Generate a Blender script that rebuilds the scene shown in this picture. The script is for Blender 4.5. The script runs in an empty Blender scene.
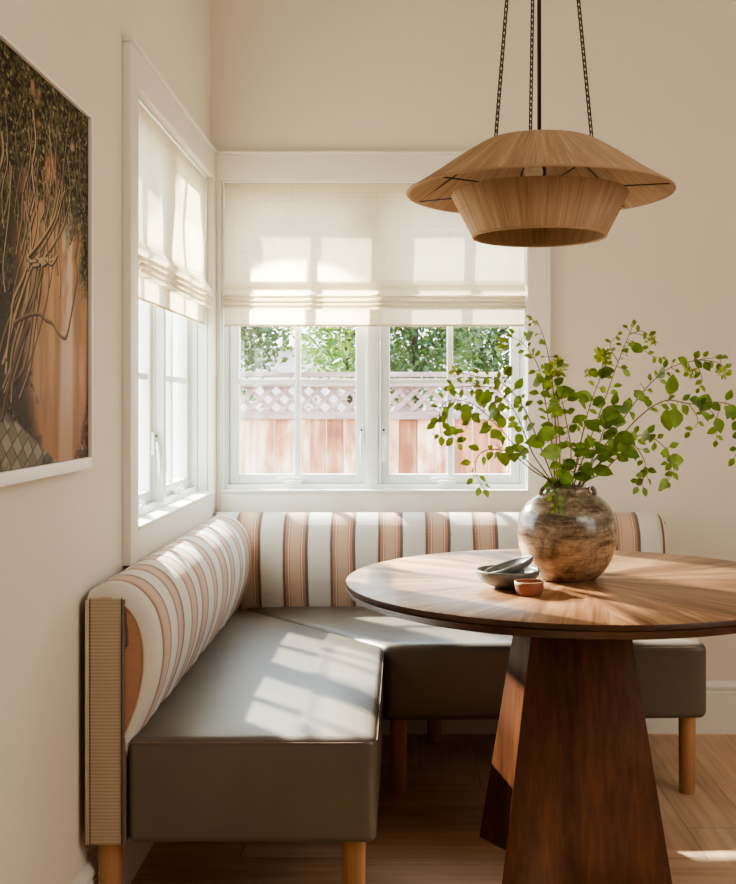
import bpy, bmesh, math, random
import numpy as np
from mathutils import Vector, Matrix, noise
R = math.radians
random.seed(7)
SC = bpy.context.scene
COL = SC.collection
F = 1108.0; VX = 402.0; VY = 403.0; EYE = 1.208
BACK = 4.06; LEFT = -0.70

def px(x, y, D):
    return Vector(((x - VX) * D / F, D, EYE - (y - VY) * D / F))

# ------------------------------------------------------------------ materials
def new_mat(name):
    m = bpy.data.materials.new(name); m.use_nodes = True
    nt = m.node_tree; nt.nodes.clear()
    out = nt.nodes.new('ShaderNodeOutputMaterial')
    b = nt.nodes.new('ShaderNodeBsdfPrincipled')
    nt.links.new(b.outputs[0], out.inputs[0])
    return m, nt, b, out

class N:
    def __init__(s, nt): s.nt = nt
    def n(s, t, **kw):
        x = s.nt.nodes.new('ShaderNode' + t)
        for k, v in kw.items():
            if k[0] == 'i' and k[1:].isdigit():
                s.put(x.inputs[int(k[1:])], v)
            else: setattr(x, k, v)
        return x
    def put(s, inp, v):
        if isinstance(v, bpy.types.NodeSocket): s.nt.links.new(v, inp)
        else: inp.default_value = v
    def math(s, op, a, b=0.0, c=0.0):
        x = s.nt.nodes.new('ShaderNodeMath'); x.operation = op
        s.put(x.inputs[0], a); s.put(x.inputs[1], b); s.put(x.inputs[2], c)
        return x.outputs[0]
    def mapping(s, vec, scale=(1, 1, 1), rot=(0, 0, 0), loc=(0, 0, 0)):
        x = s.nt.nodes.new('ShaderNodeMapping')
        s.put(x.inputs[0], vec); x.inputs['Scale'].default_value = scale
        x.inputs['Rotation'].default_value = rot; x.inputs['Location'].default_value = loc
        return x.outputs[0]
    def noise(s, vec, scale=5, detail=3, rough=.5, dist=0):
        x = s.nt.nodes.new('ShaderNodeTexNoise'); s.put(x.inputs['Vector'], vec)
        x.inputs['Scale'].default_value = scale; x.inputs['Detail'].default_value = detail
        x.inputs['Roughness'].default_value = rough; x.inputs['Distortion'].default_value = dist
        return x.outputs[0]
    def ramp(s, fac, stops, interp='LINEAR'):
        x = s.nt.nodes.new('ShaderNodeValToRGB'); s.put(x.inputs[0], fac)
        cr = x.color_ramp; cr.interpolation = interp
        while len(cr.elements) < len(stops): cr.elements.new(.5)
        for e, (p, c) in zip(cr.elements, stops):
            e.position = p; e.color = (*c, 1) if len(c) == 3 else c
        return x.outputs[0]
    def mix(s, fac, a, b, mode='MIX'):
        x = s.nt.nodes.new('ShaderNodeMix'); x.data_type = 'RGBA'; x.blend_type = mode
        s.put(x.inputs[0], fac)
        s.put(x.inputs[6], (*a, 1) if isinstance(a, tuple) and len(a) == 3 else a)
        s.put(x.inputs[7], (*b, 1) if isinstance(b, tuple) and len(b) == 3 else b)
        return x.outputs[2]
    def bump(s, bsdf, h, strength=.2, dist=.002):
        x = s.nt.nodes.new('ShaderNodeBump'); s.put(x.inputs['Height'], h)
        x.inputs['Strength'].default_value = strength; x.inputs['Distance'].default_value = dist
        s.nt.links.new(x.outputs[0], bsdf.inputs['Normal'])
    def obj(s): return s.nt.nodes.new('ShaderNodeTexCoord').outputs['Object']
    def uv(s): return s.nt.nodes.new('ShaderNodeTexCoord').outputs['UV']
    def pos(s): return s.nt.nodes.new('ShaderNodeNewGeometry').outputs['Position']

def lin(r, g, b):
    f = lambda c: ((c / 255 + .055) / 1.055) ** 2.4 if c > 10 else c / 255 / 12.92
    return (f(r), f(g), f(b))

def paint(name, col, rough=.6, var=.03, bump=.05, scale=30):
    m, nt, b, out = new_mat(name); n = N(nt)
    v = n.noise(n.pos(), 1.5, 3)
    d = tuple(c * (1 - var * 2) for c in col)
    nt.links.new(n.mix(v, d, tuple(min(1, c * (1 + var)) for c in col)), b.inputs['Base Color'])
    b.inputs['Roughness'].default_value = rough
    n.bump(b, n.noise(n.pos(), scale * 8, 2), bump, .001)
    return m

M = {}
M['wall'] = paint('wall_paint', lin(228, 220, 205), .75)
M['trim'] = paint('trim_paint', lin(232, 228, 218), .4, .01, .0)
M['sash'] = paint('sash_paint', lin(236, 240, 238), .35, .01, .0)
M['ceil'] = paint('ceiling_paint', lin(238, 232, 220), .8)
M['metal_black'] = paint('black_metal', (.012, .011, .010), .4, .05, .0)
M['white_metal'] = paint('white_metal', lin(240, 240, 238), .3, .0, .0)
M['ground'] = paint('ground_earth', lin(150, 140, 120), .9, .2, .3)

def wood(name, c0, c1, c2, axis='z', rough=.4, coord='obj', fine=70, coat=0.0, spec=.5):
    m, nt, b, out = new_mat(name); n = N(nt)
    sc = {'z': (fine, fine, 2.2), 'x': (2.2, fine, fine), 'y': (fine, 2.2, fine)}[axis]
    sc2 = tuple(v * .16 if v > 5 else v * .4 for v in sc)
    vec = n.pos() if coord == 'pos' else n.obj()
    a = n.noise(n.mapping(vec, sc), 1, 4, .6, .3)
    c = n.noise(n.mapping(vec, sc2), 1, 3, .5, .6)
    f = n.math('ADD', n.math('MULTIPLY', a, .5), n.math('MULTIPLY', c, .5))
    col = n.ramp(f, [(.33, c0), (.5, c1), (.66, c2)])
    nt.links.new(col, b.inputs['Base Color'])
    b.inputs['Roughness'].default_value = rough
    b.inputs['Coat Weight'].default_value = coat
    b.inputs['Specular IOR Level'].default_value = spec
    n.bump(b, a, .15, .001)
    return m
M['pedestal'] = wood('walnut_pedestal', (.045, .014, .006), (.095, .032, .013), (.16, .06, .024), 'z', .42)
M['edge_wood'] = wood('walnut_rim', (.035, .015, .008), (.065, .028, .015), (.11, .05, .026), 'x', .4, fine=50)
M['leg_wood'] = wood('beech_leg', lin(148, 106, 72), lin(176, 132, 94), lin(192, 150, 112), 'z', .45)

# radial sunburst veneer for the table top
def sunburst():
    m, nt, b, out = new_mat('walnut_sunburst_veneer'); n = N(nt)
    o = n.obj(); sep = n.n('SeparateXYZ', i0=o)
    ang = n.math('ARCTAN2', sep.outputs[1], sep.outputs[0])
    k = 2 * math.pi / 16
    idx = n.math('FLOOR', n.math('DIVIDE', ang, k))
    a = n.math('MULTIPLY', n.math('ADD', idx, .5), -k)
    vr = n.n('VectorRotate', rotation_type='Z_AXIS'); n.put(vr.inputs['Vector'], o); n.put(vr.inputs['Angle'], a)
    add = n.n('VectorMath', operation='ADD'); n.put(add.inputs[0], vr.outputs[0])
    cmb = n.n('CombineXYZ'); n.put(cmb.inputs[2], n.math('MULTIPLY', idx, 3.7)); n.put(cmb.inputs[0], n.math('MULTIPLY', idx, 1.9))
    n.put(add.inputs[1], cmb.outputs[0])
    g1 = n.noise(n.mapping(add.outputs[0], (3, 80, 1)), 1, 4, .6, .3)
    g2 = n.noise(n.mapping(add.outputs[0], (1.6, 13, 1)), 1, 3, .55, .9)
    wn = n.n('TexWhiteNoise', noise_dimensions='1D'); n.put(wn.inputs['W'], idx)
    f = n.math('ADD', n.math('ADD', n.math('MULTIPLY', g1, .42), n.math('MULTIPLY', g2, .5)), n.math('MULTIPLY', wn.outputs[0], .10))
    col = n.ramp(f, [(.36, lin(104, 70, 48)), (.5, lin(152, 112, 82)), (.62, lin(190, 152, 116))])
    nt.links.new(col, b.inputs['Base Color'])
    b.inputs['Roughness'].default_value = .36
    n.bump(b, g1, .1, .0006)
    return m
M['sunburst'] = sunburst()

# oak floor: boards along x on the left, boards along y on the right, meeting at a mitre
def floor_mat():
    m, nt, b, out = new_mat('oak_floor_boards'); n = N(nt)
    p = n.pos(); sep = n.n('SeparateXYZ', i0=p); X, Y = sep.outputs[0], sep.outputs[1]
    msk = n.math('GREATER_THAN', n.math('ADD', X, Y), 3.74)
    def boards(A, B, w, L, off):
        row = n.math('FLOOR', n.math('DIVIDE', n.math('ADD', B, off), w))
        fr = n.math('FRACT', n.math('DIVIDE', n.math('ADD', B, off), w))
        wn = n.n('TexWhiteNoise', noise_dimensions='1D'); n.put(wn.inputs['W'], row)
        a = n.math('ADD', n.math('DIVIDE', A, L), n.math('MULTIPLY', wn.outputs[0], 5.3))
        cell = n.math('FLOOR', a); fa = n.math('FRACT', a)
        wn2 = n.n('TexWhiteNoise', noise_dimensions='2D'); cb = n.n('CombineXYZ', i0=cell, i1=row); n.put(wn2.inputs['Vector'], cb.outputs[0])
        e1 = n.math('MULTIPLY', n.math('MINIMUM', fr, n.math('SUBTRACT', 1, fr)), w)
        e2 = n.math('MULTIPLY', n.math('MINIMUM', fa, n.math('SUBTRACT', 1, fa)), L)
        gap = n.math('LESS_THAN', n.math('MINIMUM', e1, e2), .0014)
        vec = n.n('CombineXYZ', i0=n.math('ADD', A, n.math('MULTIPLY', wn2.outputs[0], 9.0)), i1=B, i2=n.math('MULTIPLY', wn2.outputs[0], 4.0))
        g = n.noise(n.mapping(vec.outputs[0], (2.2, 60, 1)), 1, 4, .6, .3)
        g2 = n.noise(n.mapping(vec.outputs[0], (1.4, 9, 1)), 1, 3, .5, 1.2)
        f = n.math('ADD', n.math('ADD', n.math('MULTIPLY', g, .35), n.math('MULTIPLY', g2, .5)), n.math('MULTIPLY', wn2.outputs[0], .14))
        return f, gap
    fx, gx = boards(X, Y, .187, 1.5, .05)
    fy, gy = boards(Y, X, .187, 1.5, .125)
    mm = lambda a, c: n.math('ADD', n.math('MULTIPLY', a, n.math('SUBTRACT', 1, msk)), n.math('MULTIPLY', c, msk))
    f = mm(fx, fy); gap = mm(gx, gy)
    col = n.ramp(f, [(.34, lin(172, 138, 108)), (.5, lin(202, 168, 136)), (.66, lin(220, 190, 160))])
    col = n.mix(n.math('MULTIPLY', gap, .6), col, lin(70, 44, 26))
    nt.links.new(col, b.inputs['Base Color'])
    b.inputs['Roughness'].default_value = .42
    n.bump(b, n.math('SUBTRACT', f, gap), .12, .001)
    return m
M['floor'] = floor_mat()

# woven stripe: u runs along the bench in metres, v runs round the section
PER = .164
def stripe_mat(name, plain=False):
    m, nt, b, out = new_mat(name); n = N(nt)
    uv = n.uv(); sep = n.n('SeparateXYZ', i0=uv); U, V = sep.outputs[0], sep.outputs[1]
    wob = n.math('MULTIPLY', n.math('SUBTRACT', n.noise(n.mapping(uv, (8, 8, 1)), 1, 2), .5), .006)
    u = n.math('FRACT', n.math('DIVIDE', n.math('ADD', n.math('ADD', U, wob), 10 * PER), PER))
    dark = lin(122, 104, 94); rust = lin(186, 142, 118); cream = lin(226, 208, 186); peach = lin(212, 180, 156); wht = lin(228, 224, 214); tan = lin(192, 176, 152)
    if plain:
        st = [(0, dark), (.06, cream), (.1, dark), (.14, tan), (.86, tan), (.9, dark), (.94, cream), (.98, dark)]
        nt.links.new(n.uv(), sep.inputs[0])
        col = n.ramp(n.math('ADD', U, n.math('MULTIPLY', wob, .8)), st, 'CONSTANT')
    else:
        st = [(0, dark), (.05, rust), (.11, cream), (.13, rust), (.15, peach), (.37, rust), (.39, cream), (.41, rust), (.465, dark), (.53, wht), (.965, cream)]
        col = n.ramp(u, st, 'CONSTANT')
    rib = n.math('SINE', n.math('MULTIPLY', V, 2 * math.pi / (.0052 if not plain else .0075)))
    rb = n.math('ADD', n.math('MULTIPLY', rib, .5), .5)
    col2 = n.mix(n.math('MULTIPLY', rb, .30 if plain else .16), col, lin(120, 92, 74), 'MIX')
    fz = n.noise(n.mapping(uv, (260, 180, 1)), 1, 2)
    col3 = n.mix(.35, col2, n.mix(fz, (.55, .55, .55), (1, 1, 1)), 'MULTIPLY')
    nt.links.new(col3, b.inputs['Base Color'])
    b.inputs['Roughness'].default_value = .9
    b.inputs['Sheen Weight'].default_value = .2
    n.bump(b, n.math('ADD', n.math('MULTIPLY', rib, .5), fz), .35, .0012)
    return m
M['stripe'] = stripe_mat('woven_stripe_fabric')
M['panel'] = stripe_mat('woven_tan_band_fabric', True)

def leather():
    m, nt, b, out = new_mat('taupe_leather'); n = N(nt)
    v = n.noise(n.obj(), 3, 4, .6)
    col = n.ramp(v, [(.3, lin(86, 78, 67)), (.7, lin(100, 91, 79))])
    nt.links.new(col, b.inputs['Base Color'])
    b.inputs['Roughness'].default_value = .40
    b.inputs['Specular IOR Level'].default_value = .85
    vo = n.n('TexVoronoi', i2=500.0); n.put(vo.inputs['Vector'], n.obj())
    big = n.noise(n.obj(), 9, 3)
    n.bump(b, n.math('ADD', n.math('MULTIPLY', vo.outputs[0], .15), n.math('MULTIPLY', big, 2.0)), .25, .003)
    return m
M['leather'] = leather()
M['piping'] = paint('grey_piping', lin(120, 104, 90), .6, .02, .0)
M['piping_light'] = paint('cream_piping', lin(196, 178, 156), .7, .02, .0)

def blind_mat():
    m, nt, b, out = new_mat('sheer_linen'); n = N(nt)
    uv = n.pos()
    w = n.noise(n.mapping(uv, (3, 3, 320)), 1, 3, .6)
    w2 = n.noise(n.mapping(uv, (300, 300, 6)), 1, 2, .6)
    f = n.math('ADD', n.math('MULTIPLY', w, .6), n.math('MULTIPLY', w2, .4))
    col = n.ramp(f, [(.3, lin(206, 194, 170)), (.7, lin(232, 222, 200))])
    d = n.n('BsdfDiffuse'); t = n.n('BsdfTranslucent'); n.put(d.inputs[0], col); n.put(t.inputs[0], col)
    mx = n.n('MixShader', i0=.36); n.put(mx.inputs[1], d.outputs[0]); n.put(mx.inputs[2], t.outputs[0])
    nt.links.new(mx.outputs[0], out.inputs[0])
    return m
M['blind'] = blind_mat()

def glass_mat():
    m, nt, b, out = new_mat('window_glass'); n = N(nt)
    t = n.n('BsdfTransparent'); g = n.n('BsdfGlossy'); g.inputs['Roughness'].default_value = .02
    t.inputs[0].default_value = (.95, .98, .97, 1)
    mx = n.n('MixShader', i0=.05); n.put(mx.inputs[1], t.outputs[0]); n.put(mx.inputs[2], g.outputs[0])
    nt.links.new(mx.outputs[0], out.inputs[0])
    return m
M['glass'] = glass_mat()

def jute(name, dark=1.0):
    m, nt, b, out = new_mat(name); n = N(nt)
    uv = n.uv()
    a = n.noise(n.mapping(uv, (520, 6, 1)), 1, 4, .65, .6)
    c = n.noise(n.mapping(uv, (90, 1.5, 1)), 1, 3, .6)
    f = n.math('ADD', n.math('MULTIPLY', a, .65), n.math('MULTIPLY', c, .35))
    k = dark
    col = n.ramp(f, [(.30, tuple(v * k for v in lin(130, 104, 80))), (.5, tuple(v * k for v in lin(174, 146, 118))), (.70, tuple(v * k for v in lin(204, 180, 150)))])
    nt.links.new(col, b.inputs['Base Color']); b.inputs['Roughness'].default_value = .9
    n.bump(b, a, .6, .003)
    return m
M['jute'] = jute('jute_twine')

def vase_mat():
    m, nt, b, out = new_mat('ash_glazed_stoneware'); n = N(nt)
    o = n.obj()
    s = n.noise(n.mapping(o, (9, 9, 70), (R(4), R(3), 0)), 1, 4, .65, 1.0)
    big = n.noise(n.mapping(o, (14, 14, 20)), 1, 5, .7, 2.0)
    sp = n.noise(o, 90, 3, .7)
    sep = n.n('SeparateXYZ', i0=o)
    h = n.math('MULTIPLY', sep.outputs[2], 2.2)
    f = n.math('ADD', n.math('ADD', n.math('MULTIPLY', s, .40), n.math('MULTIPLY', big, .5)), n.math('MULTIPLY', sp, .12))
    cu = n.ramp(f, [(.38, lin(54, 46, 38)), (.47, lin(104, 92, 76)), (.56, lin(146, 130, 110)), (.66, lin(190, 178, 160))])
    cl = n.ramp(f, [(.38, lin(80, 60, 46)), (.47, lin(140, 112, 86)), (.56, lin(178, 146, 114)), (.66, lin(200, 172, 144))])
    cb = n.ramp(f, [(.38, lin(60, 44, 36)), (.6, lin(150, 112, 92))])
    c1 = n.mix(n.ramp(h, [(.20, (0, 0, 0)), (.34, (1, 1, 1))]), cl, cu)
    nt.links.new(n.mix(n.ramp(h, [(.0, (1, 1, 1)), (.12, (0, 0, 0))]), c1, cb), b.inputs['Base Color'])
    b.inputs['Roughness'].default_value = .24
    b.inputs['Coat Weight'].default_value = .5; b.inputs['Coat Roughness'].default_value = .1
    n.bump(b, n.math('ADD', s, n.math('MULTIPLY', sp, .3)), .3, .003)
    return m
M['vase'] = vase_mat()

def ceramic(name, c0, c1, rough=.45):
    m, nt, b, out = new_mat(name); n = N(nt)
    nt.links.new(n.ramp(n.noise(n.obj(), 40, 4, .6), [(.35, c0), (.65, c1)]), b.inputs['Base Color'])
    b.inputs['Roughness'].default_value = rough
    return m
M['grey_bowl'] = ceramic('grey_stoneware', lin(92, 94, 94), lin(122, 124, 124), .4)
M['terra'] = ceramic('terracotta_clay', lin(130, 80, 60), lin(150, 96, 74), .6)
M['terra_rim'] = ceramic('pale_clay_rim', lin(200, 160, 130), lin(212, 176, 148), .6)

def leaf_mat(name, c0, c1, tr=.35):
    m, nt, b, out = new_mat(name); n = N(nt)
    v = n.noise(n.pos(), 26, 2)
    col = n.ramp(v, [(.35, c0), (.65, c1)])
    n.put(b.inputs['Base Color'], col); b.inputs['Roughness'].default_value = .45
    t = n.n('BsdfTranslucent'); n.put(t.inputs[0], n.mix(.5, col, lin(190, 205, 70)))
    mx = n.n('MixShader', i0=tr); n.put(mx.inputs[1], b.outputs[0]); n.put(mx.inputs[2], t.outputs[0])
    nt.links.new(mx.outputs[0], out.inputs[0])
    return m
M['leaf'] = leaf_mat('green_leaf', lin(50, 92, 34), lin(118, 154, 62))
M['flower'] = leaf_mat('yellow_green_floret', lin(136, 154, 50), lin(188, 196, 90))
M['stem'] = leaf_mat('reddish_stem', lin(110, 90, 60), lin(128, 120, 62), .1)
M['hedge'] = leaf_mat('dark_tree_leaf', lin(20, 52, 34), lin(60, 98, 66), .25)
M['hedge_light'] = leaf_mat('bright_tree_leaf', lin(60, 108, 50), lin(120, 160, 84), .35)
M['bark'] = wood('bark', lin(40, 36, 30), lin(64, 56, 46), lin(84, 76, 62), 'z', .9)
def cedar():
    m, nt, b, out = new_mat('cedar_board'); n = N(nt)
    oi = n.n('ObjectInfo'); 
    add = n.n('VectorMath', operation='ADD'); n.put(add.inputs[0], n.pos()); n.put(add.inputs[1], oi.outputs['Random'])
    a = n.noise(n.mapping(n.pos(), (30, 30, 1.6)), 1, 4, .6, .4); c = n.noise(n.mapping(n.pos(), (5, 5, 2.5)), 1, 3, .55, .8)
    f = n.math('ADD', n.math('ADD', n.math('MULTIPLY', a, .3), n.math('MULTIPLY', c, .5)), n.math('MULTIPLY', oi.outputs['Random'], .2))
    nt.links.new(n.ramp(f, [(.36, lin(132, 80, 56)), (.48, lin(176, 122, 94)), (.56, lin(208, 164, 136)), (.66, lin(246, 224, 204))]), b.inputs['Base Color'])
    b.inputs['Roughness'].default_value = .85
    return m
M['cedar'] = cedar()
M['cedar_grey'] = wood('weathered_rail', lin(118, 94, 90), lin(150, 126, 122), lin(184, 160, 154), 'x', .8, fine=30)
M['house_wall'] = paint('pale_house_render', lin(214, 206, 214), .8)
M['roof'] = paint('pale_roof', lin(190, 180, 186), .8)
M['art_frame'] = paint('white_frame_paint', lin(236, 232, 226), .4, .01, .0)
M['art_spacer'] = paint('dark_spacer', lin(52, 40, 32), .6, .0, .0)
M['bulb'] = paint('opal_glass_bulb', lin(238, 236, 230), .2, .0, .0)

def art_mat():
    m, nt, b, out = new_mat('printed_photograph'); n = N(nt)
    a = n.n('Attribute', attribute_name='print')
    nt.links.new(a.outputs['Color'], b.inputs['Base Color'])
    b.inputs['Roughness'].default_value = .6; b.inputs['Specular IOR Level'].default_value = .12
    return m
M['art'] = art_mat()

# ------------------------------------------------------------------ object helpers
WL = {}
def wloc(o): return WL.get(o.name, Vector((0, 0, 0)))
def tag(o, label=None, cat=None, group=None, kind=None):
    if label: o['label'] = label
    if cat: o['category'] = cat
    if group: o['group'] = group
    if kind: o['kind'] = kind
    return o
def thing(name, label, cat, loc=(0, 0, 0), group=None):
    o = bpy.data.objects.new(name, None); COL.objects.link(o)
    o.empty_display_size = .1
    o.location = loc; WL[o.name] = Vector(loc)
    return tag(o, label, cat, group)
class MB:
    def __init__(s): s.v = []; s.f = []; s.uv = []; s.has_uv = False
    def add(s, v, f, uv=None):
        k = len(s.v); s.v += [Vector(p) for p in v]; s.f += [tuple(i + k for i in q) for q in f]
        if uv: s.has_uv = True
        s.uv += list(uv) if uv else [(0, 0)] * sum(len(q) for q in f)
        return s
    def box(s, x0, x1, y0, y1, z0, z1):
        return s.add([(x0, y0, z0), (x1, y0, z0), (x1, y1, z0), (x0, y1, z0), (x0, y0, z1), (x1, y0, z1), (x1, y1, z1), (x0, y1, z1)],
                     [(0, 3, 2, 1), (4, 5, 6, 7), (0, 1, 5, 4), (1, 2, 6, 5), (2, 3, 7, 6), (3, 0, 4, 7)])
    def tube(s, pts, r, n=8, cap=True):
        pts = [Vector(p) for p in pts]; rs = r if isinstance(r, (list, tuple)) else [r] * len(pts)
        V = []; Fc = []
        t0 = (pts[1] - pts[0]).normalized()
        up = Vector((0, 0, 1)) if abs(t0.z) < .9 else Vector((1, 0, 0))
        u = t0.cross(up).normalized()
        for i, p in enumerate(pts):
            t = (pts[min(i + 1, len(pts) - 1)] - pts[max(i - 1, 0)]).normalized()
            u = (u - t * u.dot(t)).normalized(); w = t.cross(u)
            for j in range(n):
                a = 2 * math.pi * j / n
                V.append(p + (u * math.cos(a) + w * math.sin(a)) * rs[i])
        for i in range(len(pts) - 1):
            for j in range(n):
                a = i * n + j; b = i * n + (j + 1) % n
                Fc.append((a, b, b + n, a + n))
        if cap:
            Fc.append(tuple(range(n - 1, -1, -1))); Fc.append(tuple(range((len(pts) - 1) * n, len(pts) * n)))
        return s.add(V, Fc)
    def ring(s, c, R_, r, mat=None, n=24, m=6, sx=1, sy=1):
        V = []; Fc = []; mat = mat or Matrix.Identity(3)
        for i in range(n):
            a = 2 * math.pi * i / n
            for j in range(m):
                b = 2 * math.pi * j / m
                p = Vector(((R_ * sx + r * math.cos(b)) * math.cos(a), (R_ * sy + r * math.cos(b)) * math.sin(a), r * math.sin(b)))
                V.append(Vector(c) + mat @ p)
        for i in range(n):
            for j in range(m):
                a = i * m + j; b = i * m + (j + 1) % m; c2 = ((i + 1) % n) * m + (j + 1) % m; d = ((i + 1) % n) * m + j
                Fc.append((a, d, c2, b))
        return s.add(V, Fc)
    def lathe(s, prof, c=(0, 0, 0), n=64, mat=None, closed=False):
        c = Vector(c); V = []; Fc = []; UV = []; mat = mat or Matrix.Identity(3)
        for (r, z) in prof:
            for j in range(n):
                a = 2 * math.pi * j / n
                V.append(c + mat @ Vector((r * math.cos(a), r * math.sin(a), z)))
        L = [0]
        for i in range(1, len(prof)): L.append(L[-1] + math.hypot(prof[i][0] - prof[i - 1][0], prof[i][1] - prof[i - 1][1]))
        for i in range(len(prof) - 1):
            for j in range(n):
                a = i * n + j; b = i * n + (j + 1) % n
                Fc.append((a, b, b + n, a + n))
                UV += [(j / n, L[i]), ((j + 1) / n, L[i]), ((j + 1) / n, L[i + 1]), (j / n, L[i + 1])]
        return s.add(V, Fc, UV)
    def build(s, name, m, parent=None, bevel=0, seg=3, smooth=False, sub=0, origin=None, auto=None, weld=False):
        me = bpy.data.meshes.new(name)
        base = wloc(parent) if parent else (Vector(origin) if origin is not None else Vector((0, 0, 0)))
        me.from_pydata([tuple(p - base) for p in s.v], [], s.f)
        if s.has_uv:
            ul = me.uv_layers.new(name='UVMap')
            for i, c in enumerate(s.uv): ul.data[i].uv = c
        me.materials.append(m)
        bm = bmesh.new(); bm.from_mesh(me)
        if weld: bmesh.ops.remove_doubles(bm, verts=bm.verts, dist=1e-5)
        bmesh.ops.recalc_face_normals(bm, faces=bm.faces); bm.to_mesh(me); bm.free()
        o = bpy.data.objects.new(name, me); COL.objects.link(o)
        WL[o.name] = base
        if parent: o.parent = parent
        else: o.location = base
        if bevel:
            md = o.modifiers.new('bevel', 'BEVEL'); md.width = bevel; md.segments = seg; md.limit_method = 'ANGLE'; md.angle_limit = R(35)
            smooth = True
        if sub:
            md = o.modifiers.new('sub', 'SUBSURF'); md.levels = sub; md.render_levels = sub
        if smooth:
            for p in me.polygons: p.use_smooth = True
            if auto:
                me.set_sharp_from_angle(angle=R(auto))
            elif bevel:
                pass
        return o
def struct(name, mb, m, parent=None, **kw):
    o = mb.build(name, m, parent, **kw)
    if not parent: o['kind'] = 'structure'
    return o

# ------------------------------------------------------------------ room shell
RX = 3.3; RY = -2.6; RZ = 3.0; TH = .16
WX0, WX1 = -.66, .458          # back window opening
LY0, LY1 = 2.854, 3.985        # left window opening
WZ0, WZ1 = .885, 2.021
struct('floor', MB().box(LEFT - TH, RX + TH, RY - TH, BACK + TH, -.12, 0), M['floor'])
struct('ceiling', MB().box(LEFT - TH, RX + TH, RY - TH, BACK + TH, RZ, RZ + .1), M['ceil'])
w = MB().box(LEFT - TH, WX0, BACK, BACK + TH, 0, RZ).box(WX1, RX + TH, BACK, BACK + TH, 0, RZ)
w.box(WX0, WX1, BACK, BACK + TH, 0, WZ0).box(WX0, WX1, BACK, BACK + TH, WZ1, RZ)
struct('wall_back', w, M['wall'])
w = MB().box(LEFT - TH, LEFT, RY - TH, LY0, 0, RZ).box(LEFT - TH, LEFT, LY1, BACK, 0, RZ)
w.box(LEFT - TH, LEFT, LY0, LY1, 0, WZ0).box(LEFT - TH, LEFT, LY0, LY1, WZ1, RZ)
struct('wall_left', w, M['wall'])
struct('wall_right', MB().box(RX, RX + TH, RY - TH, BACK, 0, RZ), M['wall'])
struct('wall_front', MB().box(LEFT, RX, RY - TH, RY, 0, RZ), M['wall'])

def sweep(prof, path_fn, L0, L1):
    v = []; n = len(prof)
    for L in (L0, L1):
        for (e, z) in prof: v.append(path_fn(e, z, L))
    f = [(i, (i + 1) % n, n + (i + 1) % n, n + i) for i in range(n)] + [tuple(range(n - 1, -1, -1)), tuple(range(n, 2 * n))]
    return MB().add(v, f)
BBP = [(0, 0), (.018, 0), (.018, .150), (.014, .154), (.014, .160), (.020, .164), (.020, .174), (.010, .186), (.006, .190), (0, .190)]
struct('baseboard_back', sweep(BBP, lambda e, z, L: (L, BACK - e, z), LEFT, RX), M['trim'])
struct('baseboard_left', sweep(BBP, lambda e, z, L: (LEFT + e, L, z), RY, BACK - .02), M['trim'])
# casings
T = .022
struct('trim_1', MB().box(WX0 - .038, WX1 + .083, BACK - T, BACK, WZ1, WZ1 + .092).box(WX0 - .038, WX1 + .088, BACK - T - .008, BACK, WZ1 + .092, WZ1 + .104), M['trim'], bevel=.002)
struct('trim_2', MB().box(WX1, WX1 + .068, BACK - T, BACK, WZ0 - .085, WZ1).box(WX1 + .068, WX1 + .083, BACK - T - .006, BACK, WZ0 - .085, WZ1), M['trim'], bevel=.002)
struct('trim_3', MB().box(LEFT + .0, WX0, BACK - T, BACK, WZ0 - .085, WZ1), M['trim'], bevel=.002)
struct('trim_4', MB().box(WX0, WX1, BACK - T, BACK, WZ0 - .085, WZ0 - .006).box(WX0, WX1, BACK - T - .004, BACK + .04, WZ0 - .006, WZ0 + .006), M['trim'], bevel=.002)
struct('trim_5', MB().box(LEFT, LEFT + T, LY0 - .083, BACK - T, WZ1, WZ1 + .092).box(LEFT, LEFT + T + .008, LY0 - .088, BACK - T, WZ1 + .092, WZ1 + .104), M['trim'], bevel=.002)
struct('trim_6', MB().box(LEFT, LEFT + T, LY0 - .070, LY0, WZ0 - .085, WZ1).box(LEFT, LEFT + T, LY0 - .083, LY0 - .070, WZ0 - .085, WZ1), M['trim'], bevel=.002)
struct('trim_7', MB().box(LEFT, LEFT + T, LY1, BACK - T, WZ0 - .085, WZ1), M['trim'], bevel=.002)
struct('trim_8', MB().box(LEFT, LEFT + T, LY0, LY1, WZ0 - .085, WZ0 - .006).box(LEFT - .04, LEFT + T + .004, LY0, LY1, WZ0 - .006, WZ0 + .006), M['trim'], bevel=.002)

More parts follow.
